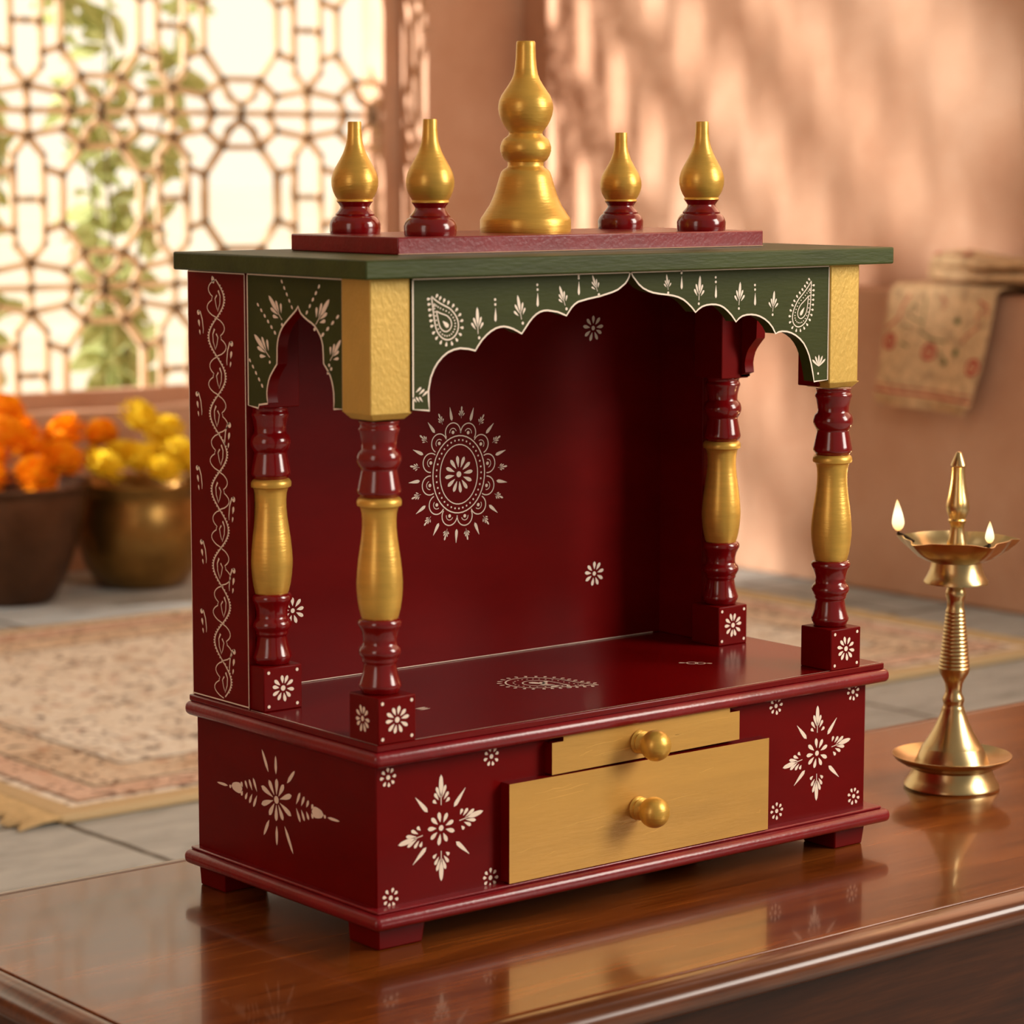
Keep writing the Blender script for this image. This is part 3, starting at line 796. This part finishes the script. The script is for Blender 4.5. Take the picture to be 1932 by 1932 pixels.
struct('wall_back', mb, [PLASTER])
mb = MB(); mb.box(-2.6, -2.45, -3.2, YW, ZF, 3.1); struct('wall_left', mb, [PLASTER])
mb = MB(); mb.box(-30, 60, 3.87, 90, ZF-.12, ZF-.06); struct('ground', mb, [GROUND])

# pierced stone lattice
win = empty('window_1', (.2, YJ, ZSILL)); win['kind'] = 'structure'
mb = MB(); t = .045
mb.box(JX1-t, JX1, YJ-.01, YJ+.045, ZSILL, ZTOP); mb.box(JX0, JX0+t, YJ-.01, YJ+.045, ZSILL, ZTOP)
mb.box(JX0+t, JX1-t, YJ-.01, YJ+.045, ZSILL, ZSILL+.035); mb.box(JX0+t, JX1-t, YJ-.01, YJ+.045, ZTOP-.035, ZTOP)
f = mb.build('window_frame', [PLASTER], win); f['kind'] = 'structure'
PX, PZ = .368, .384
def cell_segments():
    S = []
    def pl(pts, closed=False):
        for i in range(len(pts)-(0 if closed else 1)): S.append((pts[i], pts[(i+1) % len(pts)]))
    # elongated octagon in the middle of the cell
    a, b, c = .27, .30, .14
    oc = [(a, c), (c, b), (-c, b), (-a, c), (-a, -c), (-c, -b), (c, -b), (a, -c)]
    pl(oc, True)
    # narrow hexagons standing at the cell's sides
    for sg in (-1, 1):
        pl([(sg*.5, .36), (sg*.40, .25), (sg*.40, -.25), (sg*.5, -.36)])
        pl([(sg*a, c), (sg*.40, .18)]); pl([(sg*a, -c), (sg*.40, -.18)])
        pl([(sg*.40, .0), (sg*.5, .0)])
        pl([(sg*c, b), (sg*.26, .40), (sg*.5, .36)]); pl([(sg*c, -b), (sg*.26, -.40), (sg*.5, -.36)])
        pl([(sg*.26, .40), (sg*.20, .5)]); pl([(sg*.26, -.40), (sg*.20, -.5)])
    # ogee lobes above and below
    for sg in (-1, 1):
        pl([(-c, sg*b), (-.09, sg*.40), (0, sg*.46), (.09, sg*.40), (c, sg*b)])
        pl([(0, sg*.46), (0, sg*.5)])
    pl([(-.5, .5), (.5, .5)])
    pl([(-.5, .36), (-.5, .5)]); pl([(-.5, -.36), (-.5, -.5)])
    return S
SEG = cell_segments()
mb = MB()
bw, th = .0072, .007
CX0, CZ0 = 2.355, .483
ci0 = int((JX0-CX0)/PX)-1
for i in range(ci0, 3):
    for j in range(-2, 8):
        for (p, q) in SEG:
            A = Vector((CX0+(i+p[0])*PX, CZ0+(j+p[1])*PZ)); B = Vector((CX0+(i+q[0])*PX, CZ0+(j+q[1])*PZ))
            if max(A.x, B.x) < -1.0 and max(A.y, B.y) < 1.85: continue
            lo_x, hi_x, lo_z, hi_z = JX0+t, JX1-t, ZSILL+.035, ZTOP-.035
            if max(A.x, B.x) < lo_x or min(A.x, B.x) > hi_x or max(A.y, B.y) < lo_z or min(A.y, B.y) > hi_z: continue
            A = Vector((min(max(A.x, lo_x), hi_x), min(max(A.y, lo_z), hi_z))); B = Vector((min(max(B.x, lo_x), hi_x), min(max(B.y, lo_z), hi_z)))
            d = B-A
            if d.length < .004: continue
            d.normalize(); A -= d*bw*.4; B += d*bw*.4; nrm = Vector((-d.y, d.x))*bw
            y0, y1 = YJ+.006, YJ+.006+2*th
            c4 = [A-nrm, B-nrm, B+nrm, A+nrm]
            mb.add([(v.x, y0, v.y) for v in c4]+[(v.x, y1, v.y) for v in c4],
                   [(0,1,2,3),(7,6,5,4),(0,4,5,1),(1,5,6,2),(2,6,7,3),(3,7,4,0)], 0)
lat = mb.build('lattice', [SAND], win); lat['kind'] = 'structure'

# climbing plants at the lattice
def leaf(mb, p, d, up, L, w, m=0):
    d = d.normalized(); s_ = d.cross(up).normalized(); n = s_.cross(d)
    rows = [(0,.05),(.18,.6),(.42,1),(.68,.75),(.88,.35),(1,.02)]
    vs = []
    for t, k in rows:
        c = p + d*L*t - n*L*.25*t*t
        vs += [c - s_*w*.5*k + n*w*.12*k, c, c + s_*w*.5*k + n*w*.12*k]
    fs = []
    for i in range(len(rows)-1):
        for j in (0, 1): fs.append((i*3+j, i*3+j+1, (i+1)*3+j+1, (i+1)*3+j))
    mb.add(vs, fs, m, True)
def vine(x, y, z0, top, spread, nl, seed, label):
    r = random.Random(seed)
    root = empty('climbing_plant', (x, y, z0)); tag(root, label, 'plant', 'plants growing at the lattice window')
    ms = MB(); ml = MB()
    for k in range(3):
        pts = []; px = x; H = (top-z0)*r.uniform(.75, 1)
        for i in range(14):
            tt = i/13
            px = x + spread*(k-1)*.6*tt + .035*math.sin(5*tt+k*2+seed)
            pts.append(Vector((px, y+.02*math.sin(3*tt+k), z0+H*tt)))
        ms.tube([tuple(q) for q in pts], [.006*(1-.7*i/13) for i in range(14)], 6)
        for i in range(nl):
            q = r.uniform(.05, 1)*12.9; a = int(q); p = pts[a].lerp(pts[a+1], q-a)
            dd = Vector((r.uniform(-1, 1), r.uniform(-.5, .4), r.uniform(-.7, .6)))
            leaf(ml, p, dd, Vector((r.uniform(-.3, .3), -1, .5)), r.uniform(.06, .11), r.uniform(.034, .058))
    ms.build('stem', [STEM], root); ml.build('foliage', [LEAF], root, 0, 2, 180)
vine(1.73, 3.93, ZF-.06, 1.15, .20, 60, 3, 'leafy green climbing plant outside the lattice at the far left')
vine(2.16, 3.95, ZF-.06, 1.12, .24, 85, 5, 'leafy green climbing plant outside the lattice, left of the shrine roof')

# ------------------------------------------------------------------ rug
RX0, RX1, RY0, RY1 = .655, 2.690, 1.607, 2.955
rug = empty('rug', ((RX0+RX1)/2, (RY0+RY1)/2, ZF))
tag(rug, 'faded beige and rust oriental rug with fringed ends lying on the slate floor', 'rug')
mb = MB(); mb.box(RX0, RX1, RY0, RY1, ZF+.0005, ZF+.014)
RUG = rug_mat(0, 0, (RX1-RX0)/2, (RY1-RY0)/2)
mb.build('pile', [RUG], rug, .005, 3, loc=((RX0+RX1)/2, (RY0+RY1)/2, ZF))
for side in (0, 1):
    mb = MB(); r = random.Random(side)
    for i in range(260):
        y = RY0+.004+(RY1-RY0-.008)*i/259
        x = RX0 if side == 0 else RX1; sg = -1 if side == 0 else 1
        L = r.uniform(.045, .07)
        mb.tube([(x-sg*.006, y, ZF+.010), (x+sg*L*.4, y+r.uniform(-.004, .004), ZF+.009), (x+sg*L*.8, y+r.uniform(-.008, .008), ZF+.006), (x+sg*L, y+r.uniform(-.01, .01), ZF+.004)], [.0030, .0036, .0034, .0022], 5)
    mb.build('fringe', [FRINGE], rug)

# ------------------------------------------------------------------ bowls of marigolds
def pot(x, y, r, h, mat, label, prof):
    mb = MB()
    P = [(a*r, b*h) for a, b in prof]
    mb.lathe(P, (x, y, ZF+.0005), 56, 0, True)
    o = mb.build('flower_pot', [mat], None, 0, 2, 40, loc=(x, y, ZF+.0005))
    return tag(o, label, 'pot')
URLI = [(.0,0),(.55,0),(.66,.03),(.84,.20),(.95,.42),(.98,.60),(.95,.76),(.90,.84),(.93,.90),(1.0,.95),(1.02,.985),(1.0,1.0),(.93,.985),(.88,.92),(.85,.80),(.6,.74),(.0,.73)]
BUCK = [(.0,0),(.50,0),(.56,.03),(.70,.22),(.84,.50),(.92,.75),(.945,.88),(.95,.92),(1.0,.95),(1.015,.98),(1.0,1.0),(.94,.985),(.90,.93),(.87,.84),(.6,.79),(.0,.78)]
PLx, PRx, PY = 1.515, 1.842, 3.33
pot(PLx, PY, .170, .243, BRONZE, 'large dark bronze pot holding orange marigolds, at the left edge', BUCK)
pot(PRx, PY+.02, .142, .222, POTBRASS, 'round brass bowl holding yellow marigolds, next to the shrine', URLI)
def marigold_mesh(name, mat, seed):
    r = random.Random(seed); mb = MB()
    rr = .030
    mb.lathe([(.001,-.026),(.014,-.024),(.026,-.012),(.030,.002),(.026,.016),(.014,.026),(.001,.028)], (0,0,0), 16)
    for ring, (el, n, L) in enumerate(((-.55,13,.026),(-.15,15,.027),(.25,15,.026),(.62,12,.023),(.98,9,.019),(1.3,5,.014))):
        for i in range(n):
            a = 2*pi*(i+.5*(ring % 2))/n + r.uniform(-.1, .1)
            e = el + r.uniform(-.12, .12)
            d = Vector((math.cos(a)*math.cos(e), math.sin(a)*math.cos(e), math.sin(e)))
            up = Vector((-math.cos(a)*math.sin(e), -math.sin(a)*math.sin(e), math.cos(e)))
            s_ = d.cross(up)
            p = d*.022; w = .019*r.uniform(.85, 1.15)
            L2 = L*r.uniform(.9, 1.1)
            vs = []
            for tt, kk, cu in ((0,.45,0),(.5,1,.05),(.85,1.05,.18),(1.0,.7,.34)):
                c = p+d*L2*tt+up*L2*cu
                ruff = .0018*((-1)**i)*tt
                vs += [c-s_*w*.5*kk+up*ruff, c-s_*w*.17*kk-up*.0016*tt, c+s_*w*.17*kk-up*.0016*tt, c+s_*w*.5*kk-up*ruff]
            fs = [(k4*4+j, k4*4+j+1, k4*4+j+5, k4*4+j+4) for k4 in range(3) for j in range(3)]
            mb.add(vs, fs, 0, True)
    me_o = mb.build(name, [mat], None, 0, 2, 180)
    return me_o
def unp(px, py, y):
    """point of the photograph on the plane y"""
    C = Vector((-1.10855, -1.51676, .55632)); Rv = Vector((.77615, -.63055, .0012)); Uv = Vector((.07909, .09923, .99192)); Fv = Vector((.62557, .76978, -.12689))
    d = Fv + Rv*((px-966)/5103.16) - Uv*((py-966)/5103.16)
    return C + d*((y-C.y)/d.y)
FL = [  # metres: x, y, z, scale, colour, label
]
ORANGES = [((20,792), 3.33, 1.0, 'orange marigold topmost in the left pot'),
           ((-38,812), 3.38, 1.0, None), ((12,842), 3.24, 1.0, 'orange marigold below the topmost one in the left pot'),
           ((72,822), 3.38, .95, 'orange marigold at the back of the left pot, right of the topmost one'),
           ((122,838), 3.36, 1.05, 'orange marigold at the right end of the left pot, leaning on the yellow blooms'),
           ((92,868), 3.25, 1.0, 'orange marigold at the front right of the left pot'),
           ((42,884), 3.21, .95, 'orange marigold at the front rim of the left pot'),
           ((-8,888), 3.23, 1.0, 'orange marigold low at the front left of the left pot, cut by the frame'),
           ((140,866), 3.31, .85, 'small orange marigold low at the right rim of the left pot'),
           ((58,850), 3.31, .9, 'orange marigold in the middle of the left pot'),
           ((-4,858), 3.30, .95, 'orange marigold at the left frame edge, under the topmost bloom'),
           ((108,850), 3.42, .95, 'orange marigold half hidden at the back right of the left pot'),
           ((68,872), 3.30, .9, 'orange marigold low in the middle of the left pot, near the rim')]
YELLOWS = [((262,818), 3.36, 1.05, 'y', 'yellow marigold topmost in the bowl beside the shrine'),
           ((312,816), 3.40, 1.0, 'y', 'yellow marigold at the upper back of the bowl, right of the topmost one'),
           ((209,822), 3.40, .85, 'o', 'single orange marigold among the yellow blooms in the bowl'),
           ((170,858), 3.34, .9, 'y', 'yellow marigold at the left end of the bowl'),
           ((197,876), 3.26, .9, 'y', 'yellow marigold at the front left rim of the bowl'),
           ((246,872), 3.25, 1.0, 'y', 'yellow marigold at the front middle of the bowl'),
           ((288,846), 3.34, .95, 'y', 'yellow marigold in the middle of the bowl, under the topmost one'),
           ((228,850), 3.36, .9, 'y', 'yellow marigold under the single orange one in the bowl'),
           ((296,884), 3.20, .85, 'y', 'yellow marigold low at the front rim of the bowl, right of centre'),
           ((326,862), 3.29, 1.15, 'y', 'large yellow marigold at the right front of the bowl, beside the shrine')]
protoO = protoY = None
def place(p, sc, c, label, grp):
    global protoO, protoY
    if c == 'o':
        if protoO is None: protoO = o = marigold_mesh('marigold', ORANGE, 1)
        else: o = protoO.copy(); COL.objects.link(o)
    else:
        if protoY is None: protoY = o = marigold_mesh('marigold', YELLOW, 2)
        else: o = protoY.copy(); COL.objects.link(o)
    o.location = p; o.scale = (sc,)*3
    o.rotation_euler = (R.uniform(.1, .6), R.uniform(-.35, .35), R.uniform(0, 6))
    for kx in ('label', 'group', 'category'):
        if kx in o: del o[kx]
    tag(o, label, 'flower', grp)
BL = [[unp(px[0], px[1], y), sc*.92, 'o', lab, 'marigolds heaped in the left pot'] for px, y, sc, lab in ORANGES if lab]
BL += [[unp(px[0], px[1], y), sc*.92, c, lab, 'marigolds heaped in the right bowl'] for px, y, sc, c, lab in YELLOWS]
for it in range(60):                       # settle the blooms against one another
    for i in range(len(BL)):
        for j in range(i):
            d = BL[i][0]-BL[j][0]; need = .050*(BL[i][1]+BL[j][1])
            if d.length < need:
                d = Vector((d.x*.5, d.y*1.2, d.z*.5)).normalized()*(need-d.length)*.3
                BL[i][0] += d; BL[j][0] -= d
for q in BL: place(*q)

# ------------------------------------------------------------------ folded cloth on the ledge
towel = empty('folded_cloth', (XD+.04, 2.05, ZL))
tag(towel, 'folded beige cloth with red and green embroidery draped over the wall ledge at the right', 'cloth')
def cloth_sheet(mb, pf, ns, nt_, thick):
    """pf(s,t) -> point; closed slab with thickness along the surface normal"""
    P = [[pf(i/ns, j/nt_) for j in range(nt_+1)] for i in range(ns+1)]
    A = []; B = []
    for i in range(ns+1):
        for j in range(nt_+1):
            du = P[min(i+1, ns)][j]-P[max(i-1, 0)][j]; dv = P[i][min(j+1, nt_)]-P[i][max(j-1, 0)]
            n = du.cross(dv).normalized()
            A.append(P[i][j]+n*thick*.5); B.append(P[i][j]-n*thick*.5)
    k = nt_+1; fs = []
    for i in range(ns):
        for j in range(nt_):
            a = i*k+j; fs.append((a, a+k, a+k+1, a+1))
    M = len(A)
    fs2 = [tuple(M+q for q in reversed(f)) for f in fs]
    rim = [i*k for i in range(ns+1)] + [ns*k+j for j in range(1, k)] + [i*k+nt_ for i in range(ns-1, -1, -1)] + [j for j in range(nt_-1, 0, -1)]
    fr = [(rim[i], rim[(i+1) % len(rim)], rim[(i+1) % len(rim)]+M, rim[i]+M) for i in range(len(rim))]
    mb.add(A+B, fs+fs2+fr, 0, True)
# hanging end: s along the drop (0 on the ledge, 1 hem), t across
def hang(layer):
    def pf(s_, t):
        yl = 2.245 + .055*s_ - .012*layer; yr = 1.990 + .062*s_*s_ - .020*layer
        y = yl + (yr-yl)*t
        Ltot = .335 - .012*layer
        d = s_*Ltot; top = .085
        wave = .006*math.sin(t*9+layer*1.3+s_*1.5)*s_
        if d < top: return Vector((XD+.070-d, y, ZL+.010+.004*layer))
        if d < top+.024:
            a = (d-top)/.024*pi/2
            return Vector((XD-.015-(.012+.007*layer)*math.sin(a), y, ZL+.010+.004*layer-.012*(1-math.cos(a))))
        dd = d-top-.024
        return Vector((XD-.027-.007*layer - .010*s_ + wave, y, ZL-.002+.004*layer-dd - .012*t*s_))
    return pf
mb = MB(); cloth_sheet(mb, hang(1), 44, 26, .0045)
pf0 = hang(1)
class Drape:
    def __init__(s): s.n = Vector((-1,0,0))
    def __call__(s, u, v, k=0):
        return pf0(u, v) + Vector((-1,0,0))*(.0026+k) 
pc = Paint(mb, Drape(), 1, .0004); pg = Paint(mb, Drape(), 2, .0004)
# coordinates (s,t): s down the drop, t from left to right
pc.stroke([(.965, t/30) for t in range(31)], .014); pc.stroke([(.93, t/30) for t in range(31)], .006)
for c in ((.66,.07),(.70,.47),(.76,.93)):
    pc.ring(c, .042, .055, .018, 22); pc.ring(c, .018, .024, .010, 12)
pc.stroke([(.36,.20),(.44,.14),(.50,.13),(.56,.05),(.58,.01)], .012)
pc.stroke([(.42,.92),(.47,.86),(.52,.90),(.58,.80),(.63,.76)], .010); pc.stroke([(.36,.50),(.40,.56),(.44,.52)], .008); pc.stroke([(.37,.86),(.40,.95),(.46,.96)], .012)
pg.stroke([(.36,.36),(.50,.37),(.58,.36),(.62,.46),(.63,.60)], .010)
pg.stroke([(.52,.36),(.50,.25),(.45,.21),(.42,.26),(.44,.30)], .010); pg.stroke([(.58,.17),(.55,.20),(.56,.26)], .010)
pg.dot((.50,.68), .020, .030); pg.drop((.66,.72), 0, .05, .06); pg.drop((.73,.62), .3, .045, .05); pg.stroke([(.68,.55),(.72,.58),(.73,.63)], .008); pg.stroke([(.66,.20),(.68,.27)], .014)
mb.build('hanging_end', [CLOTH, CRED, CGREEN], towel, 0, 2, 60)
mb = MB(); cloth_sheet(mb, hang(0), 40, 20, .004)
mb.build('under_layer', [CLOTH], towel, 0, 2, 60)
# folded bundle lying along the ledge
def bundle(zc, hx, hz, y0, y1, name, seed):
    mb = MB(); r = random.Random(seed); n = 22; m = 30
    vs = []; fs = []
    for j in range(m+1):
        t = j/m; y = y0+(y1-y0)*t
        end = min(1, (t*m+.35)/1.6) if t < .5 else min(1, ((1-t)*m+.35)/1.6)
        lift = .012*math.exp(-((t-.14)/.10)**2)
        for i in range(n):
            a = 2*pi*i/n; cx, cz = math.cos(a), math.sin(a)
            sx = math.copysign(abs(cx)**.6, cx); sz = math.copysign(abs(cz)**.8, cz)
            k = end*(1+.09*math.sin(3*a+7*t+seed)+.05*math.sin(19*t+a*2)+.03*math.sin(41*t-3*a))
            vs.append((XD+.030+hx*sx*k + .006*math.sin(4*t+seed), y, zc+hz*sz*k+(lift if sz > 0 else 0)))
    for j in range(m):
        for i in range(n): fs.append((j*n+i, (j+1)*n+i, (j+1)*n+(i+1) % n, j*n+(i+1) % n))
    fs.append(tuple(range(n))); fs.append(tuple(reversed([m*n+i for i in range(n)])))
    mb.add(vs, fs, 0, True)
    if seed == 2:
        for (ya, yb) in ((2.160, 2.070),):
            vs = []
            for q in range(9):
                y = ya+(yb-ya)*q/8; vs += [(XD+.005, y, zc+hz*.86+.010), (XD-.020, y, zc+hz*.55+.010)]
            mb.add(vs, [(2*q, 2*q+1, 2*q+3, 2*q+2) for q in range(8)], 1)
    mb.build(name, [CLOTH, CRED], towel, 0, 2, 60)
bundle(ZL+.034, .060, .013, 2.195, 1.70, 'fold', 1)
bundle(ZL+.058, .058, .013, 2.190, 1.70, 'fold', 2)

# ------------------------------------------------------------------ light
w = bpy.data.worlds.new('sky'); scene.world = w; w.use_nodes = True
nt = w.node_tree; bg = nt.nodes['Background']
tc = N(nt, 'ShaderNodeTexCoord'); sep = N(nt, 'ShaderNodeSeparateXYZ'); nt.links.new(tc.outputs['Generated'], sep.inputs[0])
mr = N(nt, 'ShaderNodeMapRange'); mr.inputs['From Min'].default_value = -.1; mr.inputs['From Max'].default_value = .75
mr.inputs['To Min'].default_value = 0; mr.inputs['To Max'].default_value = 1
nt.links.new(sep.outputs[1], mr.inputs['Value'])
cr = ramp(nt, [(0, (.25, .225, .19)), (.5, (.42, .36, .29)), (1, (1.28, 1.12, .86))])
nt.links.new(mr.outputs[0], cr.inputs['Fac'])
mz = N(nt, 'ShaderNodeMapRange'); mz.inputs['From Min'].default_value = .30; mz.inputs['From Max'].default_value = .75
nt.links.new(sep.outputs[2], mz.inputs['Value'])
mxw = N(nt, 'ShaderNodeMix', data_type='RGBA'); nt.links.new(mz.outputs[0], mxw.inputs['Factor'])
nt.links.new(cr.outputs['Color'], mxw.inputs['A']); mxw.inputs['B'].default_value = (.30, .24, .18, 1)
nt.links.new(mxw.outputs['Result'], bg.inputs['Color'])
bg.inputs['Strength'].default_value = 1.0

def area(name, loc, target, sx, sy, energy, color):
    L = bpy.data.lights.new(name, 'AREA'); L.shape = 'RECTANGLE'; L.size = sx; L.size_y = sy; L.energy = energy; L.color = color
    o = bpy.data.objects.new(name, L); COL.objects.link(o); o.location = loc
    o.rotation_euler = (Vector(target)-Vector(loc)).to_track_quat('-Z', 'Y').to_euler()
    return o
area('courtyard_opening_light', (1.75, -1.75, 1.30), (.25, .1, .25), .9, 1.3, 57, (1, .94, .84))
area('rear_fill_light', (1.0, .75, 2.5), (2.3, 3.3, .2), 1.6, 1.2, 11, (1, .90, .80))  # added fill lamp, brightens the lattice, right wall and rug
area('left_soft_light', (-2.2, -.9, .9), (.1, .1, .25), .7, 1.5, 9, (1, .92, .82))  # unseen soft lamp, placed for the left highlights on the columns
S = bpy.data.lights.new('sun', 'SUN'); S.energy = 12.5; S.angle = math.radians(2.6); S.color = (1, .985, .95)
so = bpy.data.objects.new('sun', S); COL.objects.link(so); so.location = (-6, 6, 4)
so.rotation_euler = Vector((1, -.33, -.36)).to_track_quat('-Z', 'Y').to_euler()

# ------------------------------------------------------------------ camera
cd = bpy.data.cameras.new('camera'); cam = bpy.data.objects.new('camera', cd); COL.objects.link(cam)
Rv = Vector((.776149, -.630548, .001197)); Uv = Vector((.079087, .099232, .991916)); Fv = Vector((.625570, .769781, -.126887))
cam.matrix_world = Matrix(((Rv.x, Uv.x, -Fv.x, -1.108547), (Rv.y, Uv.y, -Fv.y, -1.516762), (Rv.z, Uv.z, -Fv.z, .556316), (0,0,0,1)))
cd.sensor_width = 36; cd.lens = 5103.16/1932*36; cd.clip_start = .05
cd.dof.use_dof = True; cd.dof.focus_distance = 2.15; cd.dof.aperture_fstop = 8.0
scene.camera = cam
scene.view_settings.view_transform = 'Standard'; scene.view_settings.look = 'None'
scene.view_settings.exposure = 0; scene.view_settings.gamma = 1; scene.view_settings.use_curve_mapping = False
